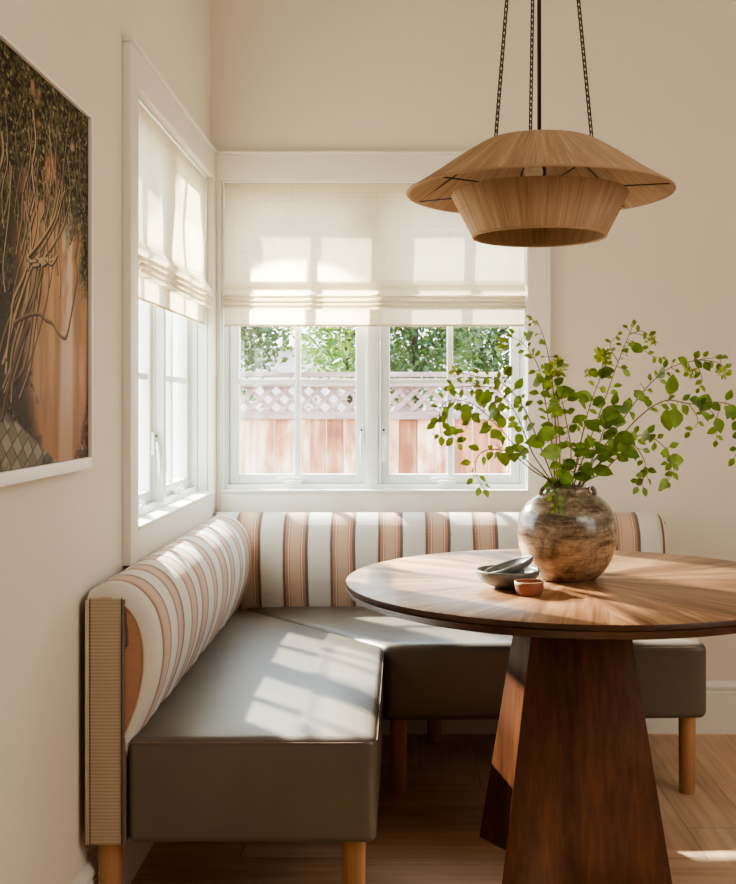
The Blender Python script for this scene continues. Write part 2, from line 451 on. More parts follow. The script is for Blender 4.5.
# windows: local frame a = along wall, b = depth out of the room from the wall face
def window(name, a0, a1, tf):
    root = bpy.data.objects.new(name, None); COL.objects.link(root); root['kind'] = 'structure'
    def bx(mb, A0, A1, B0, B1, z0, z1):
        p = [tf(A, B) for A in (A0, A1) for B in (B0, B1)]
        xs = [q[0] for q in p]; ys = [q[1] for q in p]
        mb.box(min(xs), max(xs), min(ys), max(ys), z0, z1)
    am = (a0 + a1) / 2 - .008
    fr = MB()
    bx(fr, a0, a0 + .004, .0, .035, WZ0, WZ1); bx(fr, a1 - .004, a1, .0, .035, WZ0, WZ1); bx(fr, a0 + .004, a1 - .004, .0, .035, WZ1 - .003, WZ1)
    bx(fr, a0, a0 + .012, .035, .13, WZ0, WZ1); bx(fr, a1 - .012, a1, .035, .13, WZ0, WZ1)
    bx(fr, a0 + .012, a1 - .012, .040, .13, WZ1 - .018, WZ1); bx(fr, a0 + .012, a1 - .012, .035, .13, WZ0, WZ0 + .022)
    bx(fr, am - .018, am + .018, .030, .13, WZ0 + .022, WZ1 - .018)
    bx(fr, a0 + .012, a0 + .018, .055, .13, WZ0 + .022, WZ1 - .018); bx(fr, a1 - .018, a1 - .012, .055, .13, WZ0 + .022, WZ1 - .018)
    bx(fr, am - .027, am + .027, .055, .13, WZ0 + .022, WZ1 - .018)
    fr.build('window_frame', M['sash'], root, bevel=.002)
    for k, (s0, s1) in enumerate(((a0 + .020, am - .029), (am + .029, a1 - .020))):
        z0 = WZ0 + .024; z1 = WZ1 - .02; sw = .034
        sa = MB()
        bx(sa, s0, s0 + sw, .062, .10, z0, z1); bx(sa, s1 - sw, s1, .062, .10, z0, z1)
        bx(sa, s0 + sw, s1 - sw, .062, .10, z0, z0 + sw); bx(sa, s0 + sw, s1 - sw, .062, .10, z1 - sw, z1)
        so = sa.build('sash', M['sash'], root, bevel=.003)
        mu = MB(); c = (s0 + s1) / 2
        bx(mu, c - .011, c + .011, .068, .092, z0 + sw, z1 - sw)
        for zz in (1.288, 1.66):
            bx(mu, s0 + sw, s1 - sw, .069, .091, zz - .010, zz + .010)
        mu.build('muntin', M['sash'], so, bevel=.003)
        gl = MB(); bx(gl, s0 + sw, s1 - sw, .079, .081, z0 + sw, z1 - sw)
        gl.build('pane', M['glass'], so)
        # crank operator on the sill
        cr = MB(); bx(cr, c - .045, c + .020, .030, .058, WZ0 + .022, WZ0 + .036)
        P = lambda A, B, z: Vector((*tf(A, B), z))
        cr.tube([P(c + .01, .034, WZ0 + .040), P(c - .03, .030, WZ0 + .046), P(c - .07, .032, WZ0 + .040)], [.006, .005, .006], 8)
        cr.build('crank_handle', M['white_metal'], root, bevel=.002)
        # lever latch on the stile next to the mullion
        e = s1 - .012 if k == 0 else s0 + .012
        la = MB(); bx(la, e - .010, e + .010, .052, .064, 1.05, 1.12)
        la.tube([P(e, .046, 1.09), P(e, .040, 1.05), P(e, .036, .99)], [.006, .006, .004], 8)
        lo = la.build('latch', M['white_metal'], root, bevel=.002)
        MB().tube([P(e, .050, 1.108), P(e, .044, 1.108)], .004, 10).build('screw', M['metal_black'], lo)
    return root
window('window_1', WX0, WX1, lambda a, b: (a, BACK + b))
window('window_2', LY0, LY1, lambda a, b: (LEFT - b, a))

# ------------------------------------------------------------------ roman blinds
def blind(name, label, a0, a1, tf, billow, zt=WZ1 - .006):
    root = thing(name, label, 'blind', tf((a0 + a1) / 2, .012, 1.49))
    # section: (depth from wall face, z) ; negative depth = into the room
    prof = [(.004, zt - .002)]
    for i in range(1, 15): prof.append((.004, zt - (zt - 1.655) * i / 14))
    body = list(prof)
    nA = 40
    def sheet(pr, nm, fl=lambda A, z, t: 0):
        V = []; Fc = []
        for i in range(nA + 1):
            A = a0 + (a1 - a0) * i / nA
            for (b, z) in pr:
                d, dz = billow(i / nA, z)
                V.append(tf(A, b + d, z + dz))
        m = len(pr)
        for i in range(nA):
            for j in range(m - 1): Fc.append((i * m + j, (i + 1) * m + j, (i + 1) * m + j + 1, i * m + j + 1))
        return MB().add(V, Fc).build(nm, M['blind'], root, smooth=True)
    sheet(body, 'panel')
    folds = [(.004, 1.656), (.000, 1.642), (-.010, 1.630), (-.020, 1.612), (-.012, 1.603), (.012, 1.607), (.012, 1.602),
             (-.014, 1.600), (-.025, 1.590), (-.014, 1.584), (.012, 1.588), (.012, 1.584), (-.014, 1.582), (-.026, 1.573), (-.014, 1.567), (.012, 1.571), (.012, 1.567), (-.012, 1.565), (-.022, 1.556), (-.012, 1.549), (.014, 1.553)]
    fo = []
    for i in range(len(folds) - 1):
        for t in (0, .5): fo.append((folds[i][0] * (1 - t) + folds[i + 1][0] * t, folds[i][1] * (1 - t) + folds[i + 1][1] * t))
    fo.append(folds[-1])
    sheet(fo, 'folds')
    sheet([(.016, 1.556), (.014, 1.53), (.014, 1.51), (.014, 1.492)], 'hem')
    hb = MB(); p0 = tf(a0, .014, 1.493); p1 = tf(a1, .014, 1.493)
    hb.tube([p0, p1], .004, 8).build('bottom_bar', M['blind'], root)
    hr = MB(); q0 = tf(a0, .022, zt - .03); q1 = tf(a1, .034, zt)
    hr.box(min(q0[0], q1[0]) , max(q0[0], q1[0]), min(q0[1], q1[1]), max(q0[1], q1[1]), zt - .03, zt).build('headrail', M['trim'], root)
    return root
blind('roman_blind', 'cream linen roman blind half lowered over the wide back window', WX0 + .007, WX1 - .007, lambda a, b, z: (a, BACK + b, z),
      lambda t, z: (.0015 * math.sin(z * 31) + .002 * math.sin(t * 9), 0))
def bil(t, z):
    k = max(0, min(1, (1.99 - z) / .3)) * max(0.12, min(1, (z - 1.55) / .25))
    d = -k * (.016 * math.sin(t * 21 + z * 5) + .010 * math.sin(t * 11 - z * 9 + 1) + .010 * math.exp(-(t / .12) ** 2) * math.sin((z - 1.6) * 12))
    dz = 0
    if z < 1.66: d += -.012 * math.sin((z - 1.5) * 40) * math.exp(-(t / .1) ** 2)
    return d, dz
blind('roman_blind', 'sheer white roman blind with wavy billows over the narrow left wall window', LY0 + .007, LY1 - .007, lambda a, b, z: (LEFT - b, a, z), bil)
# lift cord cleat cords: thin vertical white rods at the blind sides
c1 = MB().tube([(WX1 - .008, BACK - .004, 2.0), (WX1 - .008, BACK - .004, 1.17)], .0028, 6).tube([(WX1 - .008, BACK - .004, 1.17), (WX1 - .008, BACK - .004, 1.11)], .007, 8)
tag(c1.build('blind_cord', M['white_metal'], origin=(WX1 - .008, BACK - .004, 1.11)), 'white lift cord hanging at the right edge of the back window blind', 'cord')
c1 = MB().tube([(WX0 + .008, BACK - .004, 2.0), (WX0 + .008, BACK - .004, 1.62)], .0035, 6).tube([(WX0 + .008, BACK - .004, 1.62), (WX0 + .008, BACK - .004, 1.56)], .007, 8)
tag(c1.build('blind_cord', M['white_metal'], origin=(WX0 + .008, BACK - .004, 1.56)), 'short white cord in the corner beside the left edge of the back blind', 'cord')

# ------------------------------------------------------------------ framed photograph on the left wall
def artwork():
    y0, y1, z0, z1 = 1.35, 2.39, 1.068, 1.825
    X = LEFT
    root = thing('framed_picture', 'large framed photograph of vines on an orange wall, hung on the left wall', 'picture', (X, (y0 + y1) / 2, z0))
    fw = .010; dp = .034
    fr = MB().box(X, X + dp, y0, y0 + fw, z0, z1).box(X, X + dp, y1 - fw, y1, z0, z1)
    fr.box(X, X + dp, y0 + fw, y1 - fw, z0, z0 + .024).box(X, X + dp, y0 + fw, y1 - fw, z1 - .006, z1)
    fr.build('frame', M['art_frame'], root, bevel=.0012)
    MB().box(X + .002, X + .026, y0 + fw, y1 - fw, z0 + .024, z1 - .006).build('backing', M['art_spacer'], root)
    # print raster
    nu, nv = 640, 480
    U, V = np.meshgrid(np.linspace(0, 1, nu), np.linspace(0, 1, nv))   # u: 0 at y0 (near) .. 1 at y1 ; v: 0 bottom .. 1 top
    def fnoise(sx, sy, seed, oct=3):
        rng = np.random.RandomState(seed); out = np.zeros_like(U); amp = 1; tot = 0
        for o in range(oct):
            gx, gy = int(sx * 2 ** o) + 2, int(sy * 2 ** o) + 2
            g = rng.rand(gy + 1, gx + 1)
            x = U * (gx - 1); y = V * (gy - 1); xi = x.astype(int); yi = y.astype(int); fx = x - xi; fy = y - yi
            fx = fx * fx * (3 - 2 * fx); fy = fy * fy * (3 - 2 * fy)
            out += amp * ((g[yi, xi] * (1 - fx) + g[yi, xi + 1] * fx) * (1 - fy) + (g[yi + 1, xi] * (1 - fx) + g[yi + 1, xi + 1] * fx) * fy)
            tot += amp; amp *= .55
        return out / tot
    def mixc(A, B, f): return A * (1 - f[..., None]) + np.array(B) * f[..., None]
    sm = lambda a, b, x: np.clip((x - a) / (b - a), 0, 1) ** 2 * (3 - 2 * np.clip((x - a) / (b - a), 0, 1))
    C = np.ones((nv, nu, 3)) * np.array([172, 138, 106.])
    C = mixc(C, (136, 98, 68), sm(.35, .72, fnoise(36, 4, 1)) * .55)
    C = mixc(C, (192, 154, 118), sm(.55, .8, fnoise(20, 3, 5)) * .6)
    C = mixc(C, (206, 190, 174), sm(.80, .83, U - .04 * (V - .3)) * (1 - sm(.885, .90, U)) * .85)
    C = mixc(C, (130, 76, 40), sm(.30, .0, V) * .35)
    C = mixc(C, (150, 96, 60), sm(.52, .72, fnoise(30, 10, 8)) * .5 * sm(.2, .5, V))
    dk = sm(.66, .54, U + .12 * (fnoise(6, 6, 9) - .5) + .12 * (V - .5))
    C = mixc(C, (42, 36, 28), dk * .9)
    fo = sm(.50, .66, V + .36 * (fnoise(8, 7, 3) - .5) - .25 * (U - .72) + .9 * np.maximum(U - .93, 0) * 3)
    leaf = fnoise(110, 90, 11, 3)
    lc = np.array([30, 24, 18.]) * (1 - sm(.46, .62, leaf)[..., None]) + np.array([84, 82, 56.]) * sm(.44, .60, leaf)[..., None]
    lc = mixc(lc, (168, 158, 116), sm(.66, .76, fnoise(150, 120, 14, 2)) * .8)
    f = (fo * sm(.30, .50, fnoise(18, 16, 21) + .9 * (V - .70)))[..., None]
    C = C * (1 - f) + lc * f
    f = (sm(.925, .975, U + .06 * (fnoise(10, 14, 31) - .5)) * sm(.42, .56, V))[..., None]; C = C * (1 - f) + lc * f
    f = (sm(.70, .56, U + .12 * (V - .5)) * sm(.50, .62, fnoise(18, 18, 41)) * .8)[..., None]; C = C * (1 - f) + lc * .8 * f
    ln = V + .50 * (U - .49) - .145
    st = sm(.012, .0, ln)
    ga = (U * 22 + V * 17); gb = (U * 15 - V * 20)
    pc_ = np.ones_like(C) * np.array([142, 136, 120.])
    pc_ = mixc(pc_, (96, 84, 64), ((np.floor(ga) + np.floor(gb)) % 2 > .5) * .55)
    pc_ = mixc(pc_, (60, 50, 38), ((np.abs(ga % 1 - .5) > .46) | (np.abs(gb % 1 - .5) > .46)) * .8)
    pc_ = mixc(pc_, (40, 32, 24), sm(.45, .6, fnoise(14, 14, 66)) * .5)
    C = C * (1 - st[..., None]) + pc_ * st[..., None]
    rb = sm(.0, .03, (U - .90) - .45 * V + .05 * (fnoise(9, 9, 77) - .5)) * sm(.26, .16, V)
    C = mixc(C, (74, 52, 36), rb * .85)
    C = mixc(C, (150, 120, 92), rb * sm(.55, .7, fnoise(70, 70, 78)))
    rng = random.Random(12)
    def q(x, y):
        D = .6735 * F / (VX - x); return ((D - y0) / (y1 - y0), ((EYE - (y - VY) * D / F) - z0) / (z1 - z0))
    def stroke(pts, wd, col, sh=(44, 30, 20)):
        P = []
        for i in range(len(pts) - 1):
            a, b = pts[i], pts[i + 1]
            p0 = pts[max(i - 1, 0)]; p3 = pts[min(i + 2, len(pts) - 1)]
            for k in range(24):
                t = k / 24
                P.append(tuple(.5 * ((2 * a[w]) + (-p0[w] + b[w]) * t + (2 * p0[w] - 5 * a[w] + 4 * b[w] - p3[w]) * t * t + (-p0[w] + 3 * a[w] - 3 * b[w] + p3[w]) * t ** 3) for w in (0, 1)))
        for (dx, dy, c, ww) in ((.003, -.004, sh, wd * 1.15), (0, 0, col, wd)):
            for (u, v) in P:
                cx = (u + dx) * (nu - 1); cy = (v + dy) * (nv - 1); r = ww * nv
                x0, x1 = int(max(cx - r - 1, 0)), int(min(cx + r + 2, nu)); yy0, yy1 = int(max(cy - r - 1, 0)), int(min(cy + r + 2, nv))
                if x0 >= x1 or yy0 >= yy1: continue
                gy, gx = np.mgrid[yy0:yy1, x0:x1]
                d = np.sqrt((gx - cx) ** 2 + (gy - cy) ** 2)
                al = np.clip(r - d + .5, 0, 1)[..., None] * .85
                C[yy0:yy1, x0:x1] = C[yy0:yy1, x0:x1] * (1 - al) + np.array(c) * al
    for i in range(40):
        x = rng.uniform(-4, 84); y = rng.uniform(100, 190); pts = [q(x, y)]
        for k in range(rng.randint(2, 5)):
            x += rng.uniform(-9, 6); y += rng.uniform(20, 42); pts.append(q(x, y))
        g = rng.uniform(.55, 1.0)
        stroke(pts, rng.uniform(.0016, .0040), (206 * g, 184 * g, 156 * g))
    for i in range(14):
        x = 38 + rng.uniform(-8, 6); y = 262 + rng.uniform(-14, 14); pts = [q(x, y)]
        for k in range(4):
            x -= rng.uniform(2, 12); y += rng.uniform(20, 40); pts.append(q(x, y))
        g = rng.uniform(.6, 1)
        stroke(pts, rng.uniform(.003, .006), (176 * g, 148 * g, 114 * g))
    for i in range(10):
        x = 36 + rng.uniform(-8, 8); y = 262 + rng.uniform(-8, 14); dx = rng.uniform(-1, 1)
        stroke([q(x, y), q(x + 8 + 6 * dx, y - 16), q(x + 16 + 14 * dx, y - 40), q(x + 18 + 22 * dx, y - 70)], rng.uniform(.002, .0038), (188, 160, 128))
    for i in range(7):
        x = 28 + 3 * i; stroke([q(x, 262 + 4 * (i % 3)), q(x + 7, 268 - 3 * (i % 2)), q(x + 13, 258 + 5 * (i % 2))], .0035, (176, 152, 122))
    stroke([q(14, 330), q(28, 322), q(40, 320), q(47, 326), q(54, 330), q(60, 340), q(67, 344), q(71, 330), q(76, 300), q(79, 280), q(77, 262)], .0034, (128, 102, 78))
    stroke([q(82, 180), q(78, 215), q(80, 240), q(77, 262)], .0022, (90, 70, 54))
    stroke([q(48, 240), q(50, 290), q(42, 330), q(30, 370), q(14, 392)], .0024, (110, 80, 56))
    stroke([q(30, 330), q(18, 360), q(8, 400), q(2, 430)], .007, (92, 74, 56))
    # to linear, write grid
    C = np.clip(C, 0, 255) / 255; C = np.where(C > .04045, ((C + .055) / 1.055) ** 2.4, C / 12.92)
    ya, yb, za, zb = y0 + fw + .003, y1 - fw - .006, z0 + .024 + .001, z1 - .008
    base = wloc(root)
    vs = [(X + .0265 - base.x, ya + (yb - ya) * U[j, i] - base.y, za + (zb - za) * V[j, i] - base.z) for j in range(nv) for i in range(nu)]
    fs = [(j * nu + i, j * nu + i + 1, (j + 1) * nu + i + 1, (j + 1) * nu + i) for j in range(nv - 1) for i in range(nu - 1)]
    me = bpy.data.meshes.new('print'); me.from_pydata(vs, [], fs); me.materials.append(M['art'])
    at = me.color_attributes.new('print', 'FLOAT_COLOR', 'POINT')
    buf = np.ones((nv * nu, 4), dtype=np.float32); buf[:, :3] = C.reshape(-1, 3)
    at.data.foreach_set('color', buf.ravel())
    o = bpy.data.objects.new('print', me); COL.objects.link(o); o.parent = root
artwork()

# ------------------------------------------------------------------ banquette benches
PROF = [(.086, .42), (.100, .47), (.118, .51), (.138, .56), (.151, .61), (.156, .66), (.152, .71), (.138, .755), (.112, .79), (.080, .810), (.045, .815), (.015, .803), (.002, .78), (.002, .60), (.002, .42)]
def dense(P, k=3):
    out = []
    for i in range(len(P) - 1):
        p0 = P[max(i - 1, 0)]; a = P[i]; b = P[i + 1]; p3 = P[min(i + 2, len(P) - 1)]
        for j in range(k):
            t = j / k
            out.append(tuple(.5 * ((2 * a[q]) + (-p0[q] + b[q]) * t + (2 * p0[q] - 5 * a[q] + 4 * b[q] - p3[q]) * t * t + (-p0[q] + 3 * a[q] - 3 * b[q] + p3[q]) * t ** 3) for q in (0, 1)))
    out.append(P[-1]); return out
PD = dense(PROF)
def back_cushion(root, L0, L1, tf, cap_u, round0=True, round1=False, u0=0.0, Rr=.028, ulim=None, us=1.0):
    Ls = []
    if round0: Ls += [L0 + Rr * (1 - math.cos(R(a))) for a in (0, 18, 36, 54, 72, 90)]
    else: Ls += [L0]
    n = 36
    Ls += [Ls[-1] + (L1 - (Rr if round1 else 0) - Ls[-1]) * i / n for i in range(1, n + 1)]
    if round1: Ls += [L1 - Rr + Rr * math.sin(R(a)) for a in (18, 36, 54, 72, 90)]
    def ins(L):
        r = 0
        if round0 and L < L0 + Rr: q = 1 - (L - L0) / Rr; r = Rr * (1 - math.sqrt(max(0, 1 - q * q)))
        if round1 and L > L1 - Rr: q = 1 - (L1 - L) / Rr; r = Rr * (1 - math.sqrt(max(0, 1 - q * q)))
        return r
    V = []; m = len(PD); per = [0]
    for i in range(1, m): per.append(per[-1] + math.hypot(PD[i][0] - PD[i - 1][0], PD[i][1] - PD[i - 1][1]))
    for L in Ls:
        r = ins(L)
        puff = .002 * math.sin(L * 23) + .0015 * math.sin(L * 51)
        for (e, z) in PD:
            ee = e - r * e / .156 + (puff if e > .08 else 0); zz = z - r * max(0, (z - .60)) / .215 + r * max(0, (.55 - z)) / .3
            V.append(tf(ee, L, zz))
    Fc = []; UV = []
    for i in range(len(Ls) - 1):
        if ulim and Ls[i] > ulim: u0 = PER * 9.8 - Ls[i] * us
        for j in range(m - 1):
            Fc.append((i * m + j, (i + 1) * m + j, (i + 1) * m + j + 1, i * m + j + 1))
            UV += [(u0 + Ls[i] * us, per[j]), (u0 + Ls[i + 1] * us, per[j]), (u0 + Ls[i + 1] * us, per[j + 1]), (u0 + Ls[i] * us, per[j + 1])]
    o = MB()
    o.add(V, Fc, UV)
    # end caps, fabric laid upright
    for i in (0, len(Ls) - 1):
        idx = [V[i * m + j] for j in range(m)]
        uv = [(cap_u(e), z) for (e, z) in PD]
        o.add(idx, [tuple(range(m))], uv)
    ob = o.build('back_cushion', M['stripe'], root, smooth=True, auto=50)
    # welt where the end cap meets the roll
    i0 = 0 if round0 else len(Ls) - 1
    MB().tube([V[i0 * m + j] for j in range(m - 8)], .0026, 6).build('piping', M['piping_light'], ob, smooth=True)
    return ob
def seat_block(root, poly, z0, z1, crown=.012, bev=.028):
    # poly: 4 corners counter-clockwise; grid with crowned top
    n = 16; P = [Vector((*p, 0)) for p in poly]; V = []; Fc = []
    def q(s, t): return P[0] * (1 - s) * (1 - t) + P[1] * s * (1 - t) + P[2] * s * t + P[3] * (1 - s) * t
    rows = [z0, z0 + (z1 - z0) * .35, z0 + (z1 - z0) * .7, z1]
    bm = bmesh.new()
    top = {}
    for i in range(n + 1):
        for j in range(n + 1):
            s, t = i / n, j / n; p = q(s, t)
            c = (1 - (2 * s - 1) ** 4) * (1 - (2 * t - 1) ** 4)
            top[i, j] = len(V); V.append((p.x, p.y, z1 + crown * c))
    for i in range(n):
        for j in range(n): Fc.append((top[i, j], top[i + 1, j], top[i + 1, j + 1], top[i, j + 1]))
    ring = [(i, 0) for i in range(n)] + [(n, j) for j in range(n)] + [(n - i, n) for i in range(n)] + [(0, n - j) for j in range(n)]
    prev = [top[k] for k in ring]
    for zz in (z0 + (z1 - z0) * .66, z0 + (z1 - z0) * .33, z0):
        cur = []
        for (i, j) in ring:
            p = q(i / n, j / n); cur.append(len(V)); V.append((p.x, p.y, zz))
        for k in range(len(ring)):
            k2 = (k + 1) % len(ring); Fc.append((prev[k], cur[k], cur[k2], prev[k2]))
        prev = cur
    Fc.append(tuple(prev))
    bm.free()
    return MB().add(V, Fc).build('seat', M['leather'], root, bevel=bev, seg=4)
def leg(root, x, y, h, r0=.0265, r1=.025, oct_=12):
    MB().lathe([(0, 0), (r1 - .002, 0), (r1, .003), (r0, h), (0, h)], (x, y, 0), 20).build('leg', M['leg_wood'], root, smooth=True, auto=40)
SZ0, SZ1 = .2515, .482
FR = 2.398; SX = LEFT + .015
# left bench
lb = thing('banquette_bench', 'left banquette bench along the picture wall, striped back end facing us', 'bench', (-.38, 3.1, 0), 'upholstered corner banquette benches')
LBX = SX
tfL = lambda e, L, z: (LBX + e, L, z)
pan = MB()
def panel_box(mb, tf, L0, L1, z0, z1, th):
    # uv.x: 0..1 across the thickness for the ribbed end strip
    c = [tf(0, L0, z0), tf(th, L0, z0), tf(th, L1, z0), tf(0, L1, z0), tf(0, L0, z1), tf(th, L0, z1), tf(th, L1, z1), tf(0, L1, z1)]
    f = [(0, 3, 2, 1), (4, 5, 6, 7), (0, 1, 5, 4), (1, 2, 6, 5), (2, 3, 7, 6), (3, 0, 4, 7)]
    uvv = {0: (0, z0), 1: (1, z0), 2: (1, z0), 3: (0, z0), 4: (0, z1), 5: (1, z1), 6: (1, z1), 7: (0, z1)}
    mb.add(c, f, [uvv[i] for q in f for i in q]); return mb
po = panel_box(MB(), tfL, FR - .004, 3.86, SZ0, .786, .086).build('back_panel', M['panel'], lb, bevel=.006)
for e in (.003, .083):
    MB().tube([tfL(e, FR - .005, SZ0 + .004), tfL(e, FR - .006, .52), tfL(e, FR - .005, .782)], .0028, 8).build('piping', M['piping_light' if e < .05 else 'piping'], po, smooth=True)
back_cushion(lb, FR, 3.895, tfL, lambda e: PER * max(.005, min(.105, .02 + (e - .090) * 4)), True, False, u0=-FR + PER * .66)
s = seat_block(lb, [(LBX + .088, FR), (-.055, FR), (-.055, 3.31), (LBX + .088, 3.965)], SZ0, SZ1)
MB().tube([(LBX + .092, FR - .001, SZ1 - .010), (-.085, FR - .001, SZ1 - .010)], .0014, 6).tube([(-.0545, FR + .03, SZ1 - .012), (-.0545, 3.28, SZ1 - .012)], .0009, 6).build('seam', M['piping'], s)
for (x, y) in ((-.648, 2.46), (-.107, 2.46), (-.648, 3.3), (-.107, 3.2)): leg(lb, x, y, SZ0 + .004)
# back bench
bb = thing('banquette_bench', 'back banquette bench under the wide window, behind the table', 'bench', (.2, 3.7, 0), 'upholstered corner banquette benches')
BBY = BACK - .024
tfB = lambda e, L, z: (L, BBY - e, z)
RB = .945
bp = panel_box(MB(), tfB, SX + .01, RB - .004, SZ0, .786, .086).build('back_panel', M['panel'], bb, bevel=.006)
back_cushion(bb, SX + .002, RB, tfB, lambda e: PER * .7, False, True, u0=.418 * .984 + PER * 4, Rr=.05, ulim=.921, us=.984)
s = seat_block(bb, [(-.052, 3.318), (.924, 3.345), (.924, BBY - .09), (LBX + .092, 3.968)], SZ0, SZ1)
MB().tube([(-.02, 3.334, SZ1 - .012), (.90, 3.344, SZ1 - .012)], .0016, 6).build('seam', M['piping'], s)
for (x, y) in ((-.01, 3.44), (.885, 3.44), (.115, 3.955), (.62, 3.955)): leg(bb, x, y, SZ0 + .004)

# ------------------------------------------------------------------ table
TC = Vector((.454, 2.888, 0)); TR = .60; TZ = .75
tb = thing('round_table', 'round walnut pedestal table with sunburst veneer top', 'table', TC)
prof = [(TR - .001, TZ - .001), (TR, TZ - .004), (TR, TZ - .012), (TR - .003, TZ - .014), (TR, TZ - .016), (TR - .008, TZ - .031), (TR - .030, TZ - .038), (.02, TZ - .038), (0, TZ - .038)]
MB().lathe([(0, TZ), (TR * .5, TZ), (TR - .003, TZ), (TR - .001, TZ - .001)], TC, 128).build('tabletop', M['sunburst'], tb, smooth=True, auto=30)
MB().lathe(prof, TC, 128).build('rim', M['edge_wood'], tb, smooth=True, auto=25)
pc = Vector((.445, 2.888, 0))
plan = [(-.213, -.235), (.213, -.235), (.135, .050), (.231, .196), (.20, .235), (-.20, .235), (-.231, .196), (-.135, .056)]
def ring_at(s, z): return [Vector((pc.x + a * s, pc.y + (b * s), z)) for a, b in plan]
n = len(plan); zt = TZ - .038
r0 = ring_at(1.0, 0); r1 = ring_at(.54, zt)
V = r0 + r1; Fc = [(i, (i + 1) % n, n + (i + 1) % n, n + i) for i in range(n)] + [tuple(range(n - 1, -1, -1)), tuple(range(n, 2 * n))]
MB().add(V, Fc).build('pedestal', M['pedestal'], tb, bevel=.003, seg=2)

# ------------------------------------------------------------------ vase, bowls, cup
vc = Vector((.430, 2.885, TZ))
vp = [(0, .0), (.066, 0), (.072, .002), (.078, .006), (.098, .026), (.115, .054), (.1262, .088), (.129, .122), (.1265, .150), (.119, .174), (.106, .195), (.088, .212), (.070, .222),
      (.061, .227), (.0575, .232), (.058, .238), (.061, .2405), (.058, .242), (.053, .238), (.052, .230), (.060, .220), (.09, .200), (.115, .165), (.122, .12), (.100, .05), (.06, .015), (0, .012)]
vp = dense(vp, 2)
vv = MB(); vv.lathe(vp, vc, 72)
vt = thing('vase', 'rounded brown ash-glazed stoneware vase on the table holding green stems', 'vase', vc)
vv.build('body', M['vase'], vt, smooth=True)
for sx in (-1, 1):
    pts = []
    for k in range(9):
        a = math.pi * k / 8
        pts.append(vc + Vector((sx * (.060 + .010 * math.sin(a)), -.01, .212 + .012 - .014 * math.cos(a))))
    MB().tube(pts, .006, 8).build('lug', M['vase'], vt, smooth=True)

def bowl(name, label, c, rt, rb, h, m, tilt=0, tdir=(1, 0, 0), th=.004):
    p = [(0, 0), (rb * .8, 0), (rb, .002), (rb * 1.02, .006)]
    for k in range(1, 9):
        t = k / 8; p.append((rb + (rt - rb) * math.sin(t * math.pi / 2) ** .8, .006 + (h - .006) * t ** 1.3))
    p += [(rt - th * .4, h + .001), (rt - th, h)]
    for k in range(7, 0, -1):
        t = k / 8; p.append((rb + (rt - rb) * math.sin(t * math.pi / 2) ** .8 - th, .006 + (h - .006) * t ** 1.3 + th * .6))
    p += [(rb * .6, .008), (0, .0075)]
    o = MB().lathe(p, (0, 0, 0), 48).build(name, m, None, smooth=True)
    o.location = c
    if tilt: o.rotation_euler = Matrix.Rotation(tilt, 3, Vector(tdir)).to_euler()
    return o
tag(bowl('bowl', '', (.262, 2.745, TZ), .079, .034, .046, M['grey_bowl']), 'wide dark grey stoneware bowl, flat on the table beside the terracotta cup', 'bowl', 'grey bowls stacked on the table')
tag(bowl('bowl', '', (.272, 2.747, TZ + .029), .066, .027, .030, M['grey_bowl'], -R(19), (0.1, 1, 0)), 'smaller grey bowl tilted inside the wide grey bowl', 'bowl', 'grey bowls stacked on the table')
cc = Vector((.303, 2.643, TZ))
cp = thing('cup', 'small terracotta cup in front of the grey bowls', 'cup', cc)
MB().lathe([(0, 0), (.026, 0), (.030, .003), (.0335, .012), (.035, .026), (.0352, .032), (.0325, .032), (.031, .014), (.026, .006), (0, .006)], cc, 40).build('body', M['terra'], cp, smooth=True)
MB().ring(cc + Vector((0, 0, .0325)), .0338, .0014, n=40).build('rim', M['terra_rim'], cp, smooth=True)

# ------------------------------------------------------------------ branches in the vase
def crv(P, k=8):
    out = []
    for i in range(len(P) - 1):
        p0 = P[max(i - 1, 0)]; a = P[i]; b = P[i + 1]; p3 = P[min(i + 2, len(P) - 1)]
        for j in range(k):
            t = j / k
            out.append(.5 * ((2 * a) + (-p0 + b) * t + (2 * p0 - 5 * a + 4 * b - p3) * t * t + (-p0 + 3 * a - 3 * b + p3) * t ** 3))
    out.append(P[-1]); return out
LEAF = [(0, 0, 0), (.12, .16, .03), (.32, .30, .05), (.55, .31, .05), (.78, .20, .03), (1, 0, 0)]
def add_leaf(mb, p, d, nrm, L, wd=1.0, bend=.25):
    d = d.normalized(); side = d.cross(nrm)
    if side.length < .1: side = d.cross(Vector((.3, .5, .8)))
    side.normalize(); nn = side.cross(d).normalized()
    V = []; k = len(LEAF)
    for (t, w_, c) in LEAF:
        mid = p + d * t * L - nn * bend * L * t * t
        V.append(mid)
    for s_ in (1, -1):
        for (t, w_, c) in LEAF[1:-1]:
            V.append(p + d * t * L - nn * bend * L * t * t + side * s_ * w_ * L * wd + nn * c * L * 1.4)
    Fc = []
    for s_ in range(2):
        o = k + s_ * (k - 2)
        Fc.append((0, o, 1) if s_ == 0 else (0, 1, o))
        for i in range(k - 3):
            q = (1 + i, o + i, o + i + 1, 2 + i)
            Fc.append(q if s_ == 0 else q[::-1])
        Fc.append((k - 2, o + k - 3, k - 1) if s_ == 0 else (k - 2, k - 1, o + k - 3))
    mb.add(V, Fc)
def add_cluster(mb, p, r, rng, n=44):
    for _ in range(n):
        d = Vector((rng.gauss(0, 1), rng.gauss(0, 1), rng.gauss(0, 1))).normalized()
        add_leaf(mb, p + d * r * rng.uniform(.1, .45), d, Vector((rng.gauss(0, 1), rng.gauss(0, 1), rng.gauss(0, 1))), r * rng.uniform(.35, .65), .75)
rng = random.Random(5)
mouth = vc + Vector((0, 0, .236))
